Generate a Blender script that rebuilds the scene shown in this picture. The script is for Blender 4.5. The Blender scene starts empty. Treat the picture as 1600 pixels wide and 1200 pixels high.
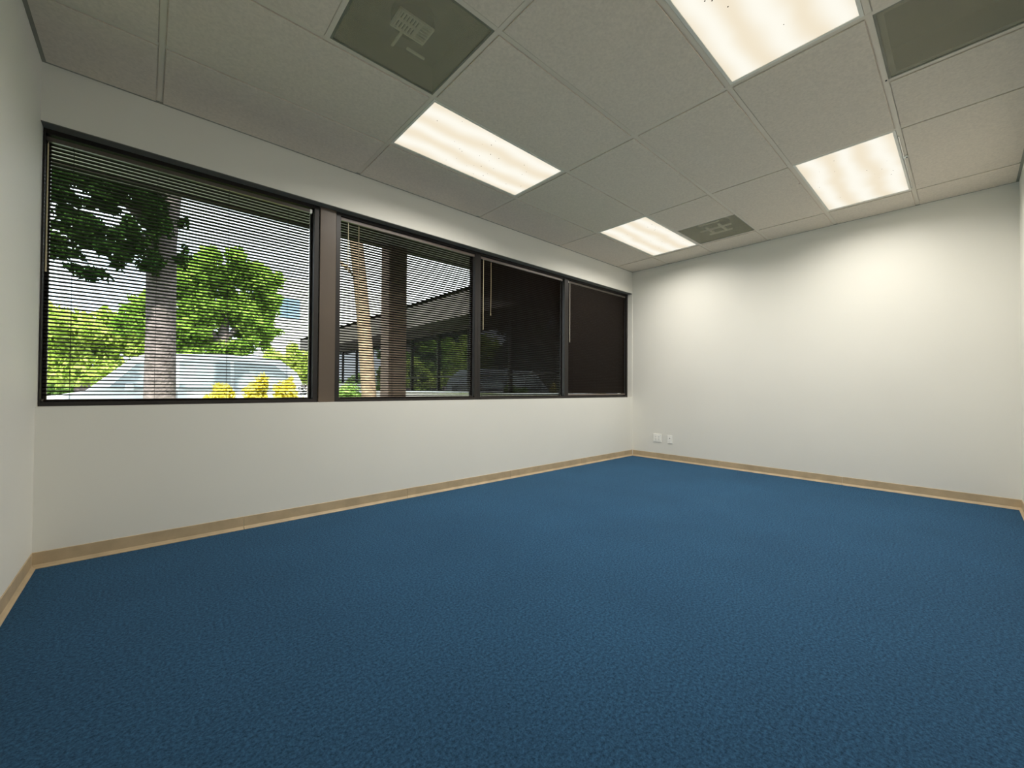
import bpy, bmesh, math, random
import numpy as np
from mathutils import Matrix, Vector

random.seed(7)
C = bpy.context.scene.collection
sc = bpy.context.scene

# ------------------------------------------------------------------ camera
cam_data = bpy.data.cameras.new('camera')
cam = bpy.data.objects.new('camera', cam_data)
C.objects.link(cam)
cam_data.sensor_fit = 'HORIZONTAL'
cam_data.sensor_width = 36.0
cam_data.lens = 14.3143
cam_data.clip_start = 0.02
cam_data.clip_end = 500
R_ = (0.74477, -0.66729, 0.00607)
U_ = (-0.01301, -0.00543, 0.99990)
F_ = (0.66719, 0.74478, 0.01273)
CAM_H = 0.967
m = Matrix(((R_[0], U_[0], -F_[0], 0), (R_[1], U_[1], -F_[1], 0), (R_[2], U_[2], -F_[2], CAM_H), (0, 0, 0, 1)))
cam.matrix_world = m
sc.camera = cam

# ------------------------------------------------------------------ view, world, sun
sc.view_settings.view_transform = 'Standard'
sc.view_settings.look = 'None'
sc.view_settings.gamma = 1
sc.view_settings.use_curve_mapping = False
sc.view_settings.exposure = 0.0
sc.cycles.max_bounces = 10
sc.cycles.diffuse_bounces = 6
sc.cycles.glossy_bounces = 4
sc.cycles.transparent_max_bounces = 24
sc.cycles.sample_clamp_indirect = 6.0
sc.cycles.use_denoising = True

LAMP_WATTS = 24.0
LAMP_SPREAD = math.radians(160)    # prismatic lens cuts off the flattest rays
LAMP_COLOR = (1.0, 0.95, 0.87)

world = bpy.data.worlds.new('sky')
sc.world = world
world.use_nodes = True
nt = world.node_tree
nt.nodes.clear()
out = nt.nodes.new('ShaderNodeOutputWorld')
bg = nt.nodes.new('ShaderNodeBackground')
tc = nt.nodes.new('ShaderNodeTexCoord')
noi = nt.nodes.new('ShaderNodeTexNoise')
noi.inputs['Scale'].default_value = 2.2
noi.inputs['Detail'].default_value = 5
ramp = nt.nodes.new('ShaderNodeValToRGB')
ramp.color_ramp.elements[0].color = (0.72, 0.83, 1.0, 1)
ramp.color_ramp.elements[1].color = (1.0, 1.0, 1.0, 1)
ramp.color_ramp.elements[0].position = 0.35
ramp.color_ramp.elements[1].position = 0.6
nt.links.new(tc.outputs['Generated'], noi.inputs['Vector'])
nt.links.new(noi.outputs['Fac'], ramp.inputs['Fac'])
nt.links.new(ramp.outputs['Color'], bg.inputs['Color'])
bg.inputs['Strength'].default_value = 3.8
nt.links.new(bg.outputs['Background'], out.inputs['Surface'])

sun_d = bpy.data.lights.new('sun', 'SUN')
sun_d.energy = 13.0
sun_d.angle = 0.02
sun_d.color = (1.0, 0.95, 0.85)
sun = bpy.data.objects.new('sun', sun_d)
C.objects.link(sun)
sun.rotation_euler = Vector((-0.30, -0.62, 0.85)).to_track_quat('Z', 'Y').to_euler()

# ------------------------------------------------------------------ room dimensions (metres)
XL, XR = -0.444, 5.354          # left wall, far wall
YR, YW = -0.300, 3.305          # right wall, window wall (room faces)
HC = 2.7155                     # ceiling
GX, GY = 0.034, 2.7345          # ceiling grid origin
TX, TY = 1.22, 0.61
SILL, HEAD = 0.857, 2.396
FY = YW + 0.075                 # front face of the window frames
JX = 5.347                      # right jamb of the opening


# ------------------------------------------------------------------ materials
def mat(name, col, rough=0.6, metal=0.0, spec=0.5, noise=None, bump=None, sheen=0.0):
    """noise = (scale, amount, detail), bump = (scale, strength, distance)"""
    mt = bpy.data.materials.new(name)
    mt.use_nodes = True
    n = mt.node_tree
    b = n.nodes['Principled BSDF']
    b.inputs['Base Color'].default_value = (*col, 1)
    b.inputs['Roughness'].default_value = rough
    b.inputs['Metallic'].default_value = metal
    b.inputs['Specular IOR Level'].default_value = spec
    if sheen:
        b.inputs['Sheen Weight'].default_value = sheen
    t = n.nodes.new('ShaderNodeTexCoord')
    if noise:
        x = n.nodes.new('ShaderNodeTexNoise')
        x.inputs['Scale'].default_value = noise[0]
        x.inputs['Detail'].default_value = noise[2] if len(noise) > 2 else 4
        n.links.new(t.outputs['Object'], x.inputs['Vector'])
        r = n.nodes.new('ShaderNodeValToRGB')
        a = noise[1]
        r.color_ramp.elements[0].position = 0.3
        r.color_ramp.elements[1].position = 0.7
        r.color_ramp.elements[0].color = (*[max(0, c * (1 - a)) for c in col], 1)
        r.color_ramp.elements[1].color = (*[min(1, c * (1 + a)) for c in col], 1)
        n.links.new(x.outputs['Fac'], r.inputs['Fac'])
        n.links.new(r.outputs['Color'], b.inputs['Base Color'])
    if bump:
        x = n.nodes.new('ShaderNodeTexNoise')
        x.inputs['Scale'].default_value = bump[0]
        x.inputs['Detail'].default_value = 3
        n.links.new(t.outputs['Object'], x.inputs['Vector'])
        bn = n.nodes.new('ShaderNodeBump')
        bn.inputs['Strength'].default_value = bump[1]
        bn.inputs['Distance'].default_value = bump[2]
        n.links.new(x.outputs['Fac'], bn.inputs['Height'])
        n.links.new(bn.outputs['Normal'], b.inputs['Normal'])
    return mt


M = {}
M['wall'] = mat('wall_paint', (0.82, 0.808, 0.748), 0.55, spec=0.25, noise=(1.3, 0.015, 2), bump=(260, 0.06, 0.002))
M['tile'] = mat('ceiling_tile', (0.72, 0.65, 0.555), 0.9, spec=0.1, noise=(70, 0.07, 7), bump=(240, 0.25, 0.002))
M['tee'] = mat('ceiling_grid_metal', (0.72, 0.66, 0.56), 0.45, spec=0.3)
M['angle'] = mat('wall_angle_metal', (0.30, 0.30, 0.25), 0.5, spec=0.3)
M['base'] = mat('vinyl_cove_base', (0.54, 0.415, 0.26), 0.42, spec=0.4, noise=(9, 0.12, 4))
M['bronze'] = mat('bronze_anodised_frame', (0.009, 0.006, 0.005), 0.38, spec=0.5, noise=(6, 0.08, 2))
M['cover'] = mat('brown_mullion_cover', (0.115, 0.085, 0.062), 0.36, spec=0.5, noise=(3, 0.06, 2))
M['head_trim'] = mat('grey_head_trim', (0.17, 0.17, 0.15), 0.5, spec=0.4)
M['slat'] = mat('brown_slat_enamel', (0.012, 0.006, 0.0035), 0.42, spec=0.2)
M['rail'] = mat('brown_rail_enamel', (0.17, 0.135, 0.115), 0.35, spec=0.5)
M['rail_dark'] = mat('dark_rail_enamel', (0.10, 0.085, 0.07), 0.35, spec=0.5)
M['cord'] = mat('black_ladder_cord', (0.012, 0.010, 0.008), 0.8)
M['cord_tan'] = mat('tan_lift_cord', (0.42, 0.34, 0.22), 0.8)
M['wand'] = mat('wand_acrylic', (0.62, 0.54, 0.36), 0.2)
M['wand_white'] = mat('white_wand', (0.68, 0.63, 0.52), 0.25)
M['white_plastic'] = mat('white_plastic', (0.95, 0.945, 0.90), 0.3)
M['dark_slot'] = mat('outlet_slot', (0.03, 0.03, 0.03), 0.5)
M['galv'] = mat('galvanised_sheet', (0.20, 0.20, 0.16), 0.5, metal=0.3, noise=(12, 0.15, 3))
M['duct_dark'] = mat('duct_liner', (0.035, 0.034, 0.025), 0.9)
M['grille'] = mat('grille_enamel', (0.85, 0.85, 0.72), 0.5)
M['lamp_frame'] = mat('troffer_door_enamel', (0.78, 0.77, 0.70), 0.35)
M['speck'] = mat('insect_specks', (0.05, 0.04, 0.02), 0.9)
M['asphalt'] = mat('pale_asphalt', (0.42, 0.43, 0.45), 0.9, noise=(2.5, 0.15, 6), bump=(60, 0.3, 0.01))
M['lawn'] = mat('lawn_soil', (0.09, 0.17, 0.04), 0.95, noise=(8, 0.4, 5))
M['stucco'] = mat('pale_stucco', (0.62, 0.58, 0.52), 0.9, noise=(20, 0.05, 4), bump=(150, 0.3, 0.004))
M['fascia'] = mat('dark_bronze_fascia', (0.115, 0.095, 0.085), 0.55)
M['soffit'] = mat('brown_soffit', (0.060, 0.045, 0.038), 0.8)
M['eave_board'] = mat('pale_eave_board', (0.62, 0.56, 0.52), 0.8)
M['roofing'] = mat('gravel_roofing', (0.25, 0.24, 0.22), 0.95, noise=(30, 0.2, 4))
M['column'] = mat('brown_column_stucco', (0.28, 0.20, 0.155), 0.9, noise=(14, 0.1, 4), bump=(90, 0.3, 0.004))
M['bark'] = mat('grey_bark', (0.20, 0.165, 0.165), 0.95, noise=(10, 0.3, 6), bump=(22, 0.9, 0.03))
M['bark_tan'] = mat('tan_bark', (0.34, 0.25, 0.17), 0.95, noise=(10, 0.25, 6), bump=(22, 0.8, 0.02))
M['paint_silver'] = mat('silver_car_paint', (0.72, 0.77, 0.80), 0.30, metal=0.1)
M['tyre'] = mat('tyre_rubber', (0.02, 0.02, 0.02), 0.85)
M['hub'] = mat('alloy_hub', (0.5, 0.5, 0.5), 0.3, metal=0.8)
M['car_glass'] = mat('car_glass', (0.30, 0.36, 0.38), 0.10, spec=0.8)
M['lamp_red'] = mat('tail_lamp', (0.55, 0.50, 0.48), 0.2)
M['cream_wall'] = mat('cream_render', (0.74, 0.75, 0.70), 0.9, noise=(1.5, 0.04, 4))
M['blue_window'] = mat('blue_window_glass', (0.16, 0.28, 0.40), 0.08, spec=0.7)
M['curb'] = mat('concrete_curb', (0.55, 0.55, 0.56), 0.9)
M['clip_red'] = mat('red_clip', (0.20, 0.03, 0.02), 0.5)
M['chrome'] = mat('chrome', (0.75, 0.75, 0.72), 0.2, metal=0.8)


def leaf_mat(name, c1, c2, trans):
    mt = bpy.data.materials.new(name)
    mt.use_nodes = True
    n = mt.node_tree
    n.nodes.clear()
    o = n.nodes.new('ShaderNodeOutputMaterial')
    d = n.nodes.new('ShaderNodeBsdfDiffuse')
    t = n.nodes.new('ShaderNodeBsdfTranslucent')
    mx = n.nodes.new('ShaderNodeMixShader')
    mx.inputs['Fac'].default_value = trans
    tcn = n.nodes.new('ShaderNodeTexCoord')
    x = n.nodes.new('ShaderNodeTexNoise')
    x.inputs['Scale'].default_value = 1.7
    x.inputs['Detail'].default_value = 5
    r = n.nodes.new('ShaderNodeValToRGB')
    r.color_ramp.elements[0].position = 0.35
    r.color_ramp.elements[1].position = 0.65
    r.color_ramp.elements[0].color = (*c1, 1)
    r.color_ramp.elements[1].color = (*c2, 1)
    n.links.new(tcn.outputs['Object'], x.inputs['Vector'])
    n.links.new(x.outputs['Fac'], r.inputs['Fac'])
    for s in (d, t):
        n.links.new(r.outputs['Color'], s.inputs['Color'])
    n.links.new(d.outputs[0], mx.inputs[1])
    n.links.new(t.outputs[0], mx.inputs[2])
    n.links.new(mx.outputs[0], o.inputs['Surface'])
    return mt


M['leaf_dark'] = leaf_mat('dark_oak_leaves', (0.012, 0.035, 0.008), (0.035, 0.075, 0.015), 0.25)
M['leaf_mid'] = leaf_mat('green_leaves', (0.16, 0.30, 0.04), (0.42, 0.60, 0.13), 0.40)
M['leaf_lime'] = leaf_mat('lime_leaves', (0.36, 0.50, 0.09), (0.66, 0.74, 0.24), 0.40)
M['leaf_yellow'] = leaf_mat('yellow_croton_leaves', (0.75, 0.66, 0.10), (0.92, 0.85, 0.25), 0.3)
M['leaf_hedge'] = leaf_mat('hedge_leaves', (0.24, 0.40, 0.10), (0.48, 0.64, 0.24), 0.3)
M['grass'] = leaf_mat('grass_blades', (0.16, 0.30, 0.05), (0.34, 0.46, 0.12), 0.3)


def glass_mat(name, tint, refl_min, refl_max):
    mt = bpy.data.materials.new(name)
    mt.use_nodes = True
    n = mt.node_tree
    n.nodes.clear()
    o = n.nodes.new('ShaderNodeOutputMaterial')
    t = n.nodes.new('ShaderNodeBsdfTransparent')
    t.inputs['Color'].default_value = (*tint, 1)
    g = n.nodes.new('ShaderNodeBsdfGlossy')
    g.inputs['Roughness'].default_value = 0.0
    mx = n.nodes.new('ShaderNodeMixShader')
    lw = n.nodes.new('ShaderNodeLayerWeight')
    lw.inputs['Blend'].default_value = 0.25
    mr = n.nodes.new('ShaderNodeMapRange')
    mr.inputs['To Min'].default_value = refl_min
    mr.inputs['To Max'].default_value = refl_max
    n.links.new(lw.outputs['Fresnel'], mr.inputs['Value'])
    n.links.new(mr.outputs['Result'], mx.inputs['Fac'])
    n.links.new(t.outputs[0], mx.inputs[1])
    n.links.new(g.outputs[0], mx.inputs[2])
    n.links.new(mx.outputs[0], o.inputs['Surface'])
    return mt


M['glass'] = glass_mat('window_glass', (0.93, 0.95, 0.94), 0.0, 0.05)
M['wing_glass'] = mat('tinted_storefront_glass', (0.012, 0.012, 0.014), 0.02, spec=0.6)
M['wing_glass'].node_tree.nodes['Principled BSDF'].inputs['IOR'].default_value = 1.5   # mirror-coated glazing


def mesh_screen_mat():
    """Fine perforated sheet: holes too small to see, so a constant mix of open and painted metal."""
    mt = bpy.data.materials.new('perforated_sheet')
    mt.use_nodes = True
    n = mt.node_tree
    n.nodes.clear()
    o = n.nodes.new('ShaderNodeOutputMaterial')
    t = n.nodes.new('ShaderNodeBsdfTransparent')
    b = n.nodes.new('ShaderNodeBsdfPrincipled')
    b.inputs['Base Color'].default_value = (0.52, 0.49, 0.35, 1)
    b.inputs['Roughness'].default_value = 0.55
    mx = n.nodes.new('ShaderNodeMixShader')
    mx.inputs['Fac'].default_value = 0.36
    n.links.new(t.outputs[0], mx.inputs[1])
    n.links.new(b.outputs[0], mx.inputs[2])
    n.links.new(mx.outputs[0], o.inputs['Surface'])
    return mt


M['perf'] = mesh_screen_mat()


def carpet_mat():
    mt = bpy.data.materials.new('blue_carpet')
    mt.use_nodes = True
    n = mt.node_tree
    b = n.nodes['Principled BSDF']
    b.inputs['Roughness'].default_value = 0.95
    b.inputs['Specular IOR Level'].default_value = 0.1
    b.inputs['Sheen Weight'].default_value = 0.12
    b.inputs['Sheen Roughness'].default_value = 0.6
    b.inputs['Sheen Tint'].default_value = (0.35, 0.6, 0.9, 1)
    t = n.nodes.new('ShaderNodeTexCoord')
    a = n.nodes.new('ShaderNodeTexNoise')
    a.inputs['Scale'].default_value = 95
    a.inputs['Detail'].default_value = 8
    a.inputs['Roughness'].default_value = 0.85
    big = n.nodes.new('ShaderNodeTexNoise')
    big.inputs['Scale'].default_value = 1.6
    big.inputs['Detail'].default_value = 5
    r = n.nodes.new('ShaderNodeValToRGB')
    r.color_ramp.elements[0].position = 0.38
    r.color_ramp.elements[1].position = 0.62
    r.color_ramp.elements[0].color = (0.002, 0.020, 0.055, 1)
    r.color_ramp.elements[1].color = (0.050, 0.162, 0.312, 1)
    mx = n.nodes.new('ShaderNodeMixRGB')
    mx.blend_type = 'MULTIPLY'
    mx.inputs['Fac'].default_value = 1.0
    r2 = n.nodes.new('ShaderNodeValToRGB')
    r2.color_ramp.elements[0].position = 0.3
    r2.color_ramp.elements[1].position = 0.7
    r2.color_ramp.elements[0].color = (0.86, 0.86, 0.86, 1)
    r2.color_ramp.elements[1].color = (1.0, 1.0, 1.0, 1)
    n.links.new(t.outputs['Object'], a.inputs['Vector'])
    n.links.new(t.outputs['Object'], big.inputs['Vector'])
    n.links.new(a.outputs['Fac'], r.inputs['Fac'])
    n.links.new(big.outputs['Fac'], r2.inputs['Fac'])
    n.links.new(r.outputs['Color'], mx.inputs['Color1'])
    n.links.new(r2.outputs['Color'], mx.inputs['Color2'])
    n.links.new(mx.outputs['Color'], b.inputs['Base Color'])
    bp = n.nodes.new('ShaderNodeBump')
    bp.inputs['Strength'].default_value = 0.8
    bp.inputs['Distance'].default_value = 0.010
    n.links.new(a.outputs['Fac'], bp.inputs['Height'])
    n.links.new(bp.outputs['Normal'], b.inputs['Normal'])
    return mt


M['carpet'] = carpet_mat()


def lens_mat():
    """Prismatic troffer lens: gives off light; three wavy brighter bands where the tubes lie behind it."""
    mt = bpy.data.materials.new('prismatic_lens')
    mt.use_nodes = True
    n = mt.node_tree
    n.nodes.clear()
    o = n.nodes.new('ShaderNodeOutputMaterial')
    e = n.nodes.new('ShaderNodeEmission')
    t = n.nodes.new('ShaderNodeTexCoord')
    sep = n.nodes.new('ShaderNodeSeparateXYZ')
    n.links.new(t.outputs['Object'], sep.inputs[0])
    noise = n.nodes.new('ShaderNodeTexNoise')
    noise.inputs['Scale'].default_value = 2.3
    noise.inputs['Detail'].default_value = 1.5
    n.links.new(t.outputs['Object'], noise.inputs['Vector'])
    # phase = y * 2pi*3/0.58 + (noise-0.5)*2.4
    m1 = n.nodes.new('ShaderNodeMath'); m1.operation = 'MULTIPLY'; m1.inputs[1].default_value = 2 * math.pi * 3 / 0.60
    n.links.new(sep.outputs['Y'], m1.inputs[0])
    m2 = n.nodes.new('ShaderNodeMath'); m2.operation = 'MULTIPLY_ADD'; m2.inputs[1].default_value = 5.0; m2.inputs[2].default_value = -2.5
    n.links.new(noise.outputs['Fac'], m2.inputs[0])
    m3 = n.nodes.new('ShaderNodeMath'); m3.operation = 'ADD'
    n.links.new(m1.outputs[0], m3.inputs[0]); n.links.new(m2.outputs[0], m3.inputs[1])
    m4 = n.nodes.new('ShaderNodeMath'); m4.operation = 'COSINE'
    n.links.new(m3.outputs[0], m4.inputs[0])
    r = n.nodes.new('ShaderNodeValToRGB')
    mr = n.nodes.new('ShaderNodeMapRange')
    mr.inputs['From Min'].default_value = -1
    mr.inputs['From Max'].default_value = 1
    n.links.new(m4.outputs[0], mr.inputs['Value'])
    n.links.new(mr.outputs['Result'], r.inputs['Fac'])
    r.color_ramp.elements[0].color = (0.90, 0.80, 0.62, 1)
    r.color_ramp.elements[1].color = (1.0, 0.97, 0.86, 1)
    n.links.new(r.outputs['Color'], e.inputs['Color'])
    e.inputs['Strength'].default_value = 1.0
    n.links.new(e.outputs[0], o.inputs['Surface'])
    return mt


M['lens'] = lens_mat()


# ------------------------------------------------------------------ mesh helpers
def add_box(bm, x0, x1, y0, y1, z0, z1):
    v = [bm.verts.new(p) for p in ((x0, y0, z0), (x1, y0, z0), (x1, y1, z0), (x0, y1, z0),
                                   (x0, y0, z1), (x1, y0, z1), (x1, y1, z1), (x0, y1, z1))]
    for f in ((3, 2, 1, 0), (4, 5, 6, 7), (0, 1, 5, 4), (1, 2, 6, 5), (2, 3, 7, 6), (3, 0, 4, 7)):
        bm.faces.new([v[i] for i in f])


def add_tube(bm, pts, r, n=8, cap=True):
    """Round tube along a list of points; r is one radius or a list."""
    pts = [Vector(p) for p in pts]
    rr = r if isinstance(r, (list, tuple)) else [r] * len(pts)
    rings = []
    for i, p in enumerate(pts):
        d = (pts[min(i + 1, len(pts) - 1)] - pts[max(i - 1, 0)]).normalized()
        a = d.orthogonal().normalized()
        if abs(d.z) > 0.8:
            a = Vector((1, 0, 0)) - d * d.x
            a.normalize()
        b = d.cross(a)
        rings.append([bm.verts.new(p + (a * math.cos(t) + b * math.sin(t)) * rr[i])
                      for t in (2 * math.pi * k / n for k in range(n))])
    for q, w in zip(rings, rings[1:]):
        for k in range(n):
            bm.faces.new((q[k], q[(k + 1) % n], w[(k + 1) % n], w[k]))
    if cap:
        bm.faces.new(rings[0][::-1])
        bm.faces.new(rings[-1])


def add_prism(bm, prof, axis, a0, a1):
    """Extrude a closed 2-D profile along x ('x': profile is (y,z)) or y ('y': profile is (x,z))."""
    def P(u, v, a):
        return (a, u, v) if axis == 'x' else ((u, a, v) if axis == 'y' else (u, v, a))
    A = [bm.verts.new(P(u, v, a0)) for u, v in prof]
    B = [bm.verts.new(P(u, v, a1)) for u, v in prof]
    n = len(prof)
    for i in range(n):
        bm.faces.new((A[i], A[(i + 1) % n], B[(i + 1) % n], B[i]))
    bm.faces.new(A[::-1])
    bm.faces.new(B)


def obj(name, bm, material, parent=None, smooth=False, bevel=0):
    bmesh.ops.recalc_face_normals(bm, faces=bm.faces)
    me = bpy.data.meshes.new(name)
    bm.to_mesh(me)
    bm.free()
    me.materials.append(M[material] if isinstance(material, str) else material)
    if smooth:
        me.polygons.foreach_set('use_smooth', [True] * len(me.polygons))
    o = bpy.data.objects.new(name, me)
    C.objects.link(o)
    if parent:
        o.parent = parent
    if bevel:
        b = o.modifiers.new('edge', 'BEVEL')
        b.width = bevel
        b.segments = 2
        b.limit_method = 'ANGLE'
    return o


def boxo(name, dims, material, parent=None, bevel=0):
    bm = bmesh.new()
    add_box(bm, *dims)
    return obj(name, bm, material, parent, bevel=bevel)


def share(o, loc, parent=None, rot=None):
    c = o.copy()
    C.objects.link(c)
    c.location = loc
    c.parent = parent
    if rot is not None:
        c.rotation_euler = rot
    return c


def empty(name, loc=(0, 0, 0)):
    o = bpy.data.objects.new(name, None)
    o.location = loc
    o.empty_display_size = 0.1
    C.objects.link(o)
    return o


def tag(o, label, cat, group=None, kind=None):
    o['label'] = label
    o['category'] = cat
    if group:
        o['group'] = group
    if kind:
        o['kind'] = kind
    return o


def struct(o, label=None, cat=None):
    o['kind'] = 'structure'
    if label:
        o['label'] = label
    if cat:
        o['category'] = cat
    return o


# ================================================================== ROOM SHELL
TOPZ = 2.96     # walls run up past the hung ceiling to the roof deck
WT = 0.20       # wall thickness
# floor
o = boxo('floor', (XL - WT, XR + WT, YR - WT, YW + WT, -0.12, 0.0), 'carpet')
struct(o, 'dark blue cut pile carpet covering the whole office floor', 'floor')
# left wall (west), far wall (east), right wall (south)
o = boxo('wall_left', (XL - WT, XL, YR - WT, YW, 0.0, TOPZ), 'wall')
struct(o, 'short off-white wall beside the left end of the windows', 'wall')
o = boxo('wall_far', (XR, XR + WT, YR - WT, YW + 0.0, 0.0, TOPZ), 'wall')
struct(o, 'long plain off-white wall with the socket, facing the window corner', 'wall')
o = boxo('wall_right', (XL, XR, YR - WT, YR, 0.0, TOPZ), 'wall')
struct(o, 'off-white wall opposite the windows, a sliver at the picture edge', 'wall')
# window wall: below sill, above head, right pier, left pier outside
bm = bmesh.new()
add_box(bm, XL - WT, XR + WT, YW, YW + 0.25, -0.2, SILL)
add_box(bm, XL - WT, XR + WT, YW, YW + 0.25, HEAD, TOPZ)
add_box(bm, JX, XR + WT, YW, YW + 0.25, SILL, HEAD)
add_box(bm, XL - WT, XL - 0.001, YW, YW + 0.25, SILL, HEAD)
o = obj('wall_window', bm, 'wall')
struct(o, 'off-white wall under and over the long ribbon window', 'wall')
o = boxo('roof', (-7.5, XR + WT, YR - WT, 4.16, TOPZ, 3.05), 'roofing')
struct(o, 'flat roof deck over the office and its eave', 'roof')

# baseboards: cove base in 1.22 m lengths; profile with a toe
def cove(name, axis, wall, a_list, sgn, label):
    root = None
    t, hgt, toe = 0.004, 0.085, 0.017
    segs = []
    prof = [(0, 0), (toe, 0), (toe, 0.003), (toe * 0.62, 0.009), (t, 0.020), (t, hgt - 0.002), (t * 0.6, hgt), (0, hgt)]
    for a0, a1 in zip(a_list, a_list[1:]):
        bm = bmesh.new()
        pr = [(wall + sgn * u, v) for u, v in prof]
        add_prism(bm, pr, axis, a0 + 0.0012, a1 - 0.0012)
        if root is None:
            root = obj(name, bm, 'base')
            struct(root, label, 'baseboard')
        else:
            obj('board', bm, 'base', root)
    return root


cove('baseboard_window', 'x', YW, [XL, 0.504, 1.723, 2.943, 4.163, XR], -1,
     'tan wood-look cove base along the foot of the window wall')
cove('baseboard_far', 'y', XR, [YR, 0.86, 2.08, YW - 0.014], -1,
     'tan wood-look cove base along the foot of the socket wall')
cove('baseboard_left', 'y', XL, [YR, 0.93, 2.15, YW - 0.014], 1,
     'tan wood-look cove base along the short left wall')
cove('baseboard_right', 'x', YR, [XL + 0.014, 0.9, 2.12, 3.34, 4.56, XR - 0.014], 1,
     'tan wood-look cove base along the wall opposite the windows')

# ================================================================== CEILING
ceil_root = empty('ceiling', (0, 0, 0))
struct(ceil_root, 'hung grid ceiling of grey mineral fibre tiles', 'ceiling')
xs = [XL, GX, GX + TX, GX + 2 * TX, GX + 3 * TX, GX + 4 * TX, XR]
ys = [YW, GY, GY - TY, GY - 2 * TY, GY - 3 * TY, GY - 4 * TY, YR]
VENT1 = (GX + TX / 2, GX + TX, GY - 2 * TY, GY - TY)
VENT2 = (GX + 3.5 * TX, GX + 4 * TX, GY - 2 * TY, GY - TY)
RETURN = (GX + 2 * TX, GX + 2.5 * TX, YR, GY - 4 * TY)
LIGHTS = [(2, 1), (4, 1), (2, 4), (4, 4)]     # (column, row) cells; column 2 is xs[1]..xs[2] + ...
light_cells = {(2 - 0, 1): None}


def cells():
    for i in range(6):
        for j in range(6):
            x0, x1, y1, y0 = xs[i], xs[i + 1], ys[j], ys[j + 1]
            yield i, j, x0, x1, y0, y1


TW = 0.024       # tee flange
lights_xy = []
tile_mesh = {}
for i, j, x0, x1, y0, y1 in cells():
    if (i, j) in ((2, 1), (4, 1), (2, 4), (4, 4)):
        lights_xy.append((i, j, x0, x1, y0, y1))
        continue
    spans = [(x0, x1)]
    if (i, j) == (1, 2):
        spans = [(x0, x0 + TX / 2)]
    if (i, j) == (4, 2):
        spans = [(x0, x0 + TX / 2)]
    if (i, j) == (3, 5):
        spans = [(x0 + TX / 2, x1)]
    for a, b in spans:
        w, d = b - a - 0.010, y1 - y0 - 0.010
        key = (round(w, 3), round(d, 3))
        if key not in tile_mesh:
            bm = bmesh.new()
            # reveal-edge tile: shoulder rests on the tee flange, face hangs a little below it with a dark gap all round
            add_box(bm, -w / 2 + 0.012, w / 2 - 0.012, -d / 2 + 0.012, d / 2 - 0.012, -0.0075, 0.0)
            add_box(bm, -w / 2, w / 2, -d / 2, d / 2, 0.0, 0.012)
            t = obj('tile', bm, 'tile', ceil_root, bevel=0.0015)
            t.location = ((a + b) / 2, (y0 + y1) / 2, HC + 0.0015)
            tile_mesh[key] = t
        else:
            t = share(tile_mesh[key], ((a + b) / 2, (y0 + y1) / 2, HC + 0.0015), ceil_root)
        t.rotation_euler = (random.uniform(-0.0012, 0.0012), random.uniform(-0.0008, 0.0008), 0)


def tee(name, x0, x1, y0, y1, z=HC):
    """inverted tee: 24 mm flange with a stem above"""
    bm = bmesh.new()
    if x1 - x0 > y1 - y0:
        yc = (y0 + y1) / 2
        add_prism(bm, [(yc - TW / 2, z - 0.0012), (yc + TW / 2, z - 0.0012), (yc + TW / 2, z), (yc + 0.001, z), (yc + 0.001, z + 0.036),
                       (yc - 0.001, z + 0.036), (yc - 0.001, z), (yc - TW / 2, z)], 'x', x0, x1)
    else:
        xc = (x0 + x1) / 2
        add_prism(bm, [(xc - TW / 2, z - 0.0012), (xc + TW / 2, z - 0.0012), (xc + TW / 2, z), (xc + 0.001, z), (xc + 0.001, z + 0.036),
                       (xc - 0.001, z + 0.036), (xc - 0.001, z), (xc - TW / 2, z)], 'y', y0, y1)
    return obj(name, bm, 'tee', ceil_root)


for k, x in enumerate(xs[1:6]):                       # main runners across the room
    tee('main_tee', x - TW / 2, x + TW / 2, YR + 0.001, YW - 0.001)
for j, y in enumerate(ys[1:6]):                        # cross tees between them
    for i in range(6):
        a, b = xs[i], xs[i + 1]
        tee('cross_tee', a + (0.001 if i == 0 else TW / 2), b - (0.001 if i == 5 else TW / 2), y - TW / 2, y + TW / 2, HC + 0.0003)
for x, y0, y1 in ((GX + TX / 2, ys[3], ys[2]), (GX + 3.5 * TX, ys[3], ys[2]), (GX + 2.5 * TX, YR, ys[5])):
    tee('cross_tee', x - TW / 2, x + TW / 2, y0 + TW / 2, y1 - TW / 2, HC + 0.0003)
# perimeter wall angle
for d in ((XL, XR, YW - 0.022, YW, 0), (XL, XR, YR, YR + 0.022, 0)):
    boxo('wall_angle', (d[0], d[1], d[2], d[3], HC - 0.0035, HC - 0.002), 'angle', ceil_root)
for d in ((XL, XL + 0.022), (XR - 0.022, XR)):
    boxo('wall_angle', (d[0], d[1], YR + 0.022, YW - 0.022, HC - 0.0035, HC - 0.002), 'angle', ceil_root)

# ================================================================== WINDOWS
FB = FY + 0.10           # back of frames
GLY = FY + 0.065         # glass plane
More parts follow.
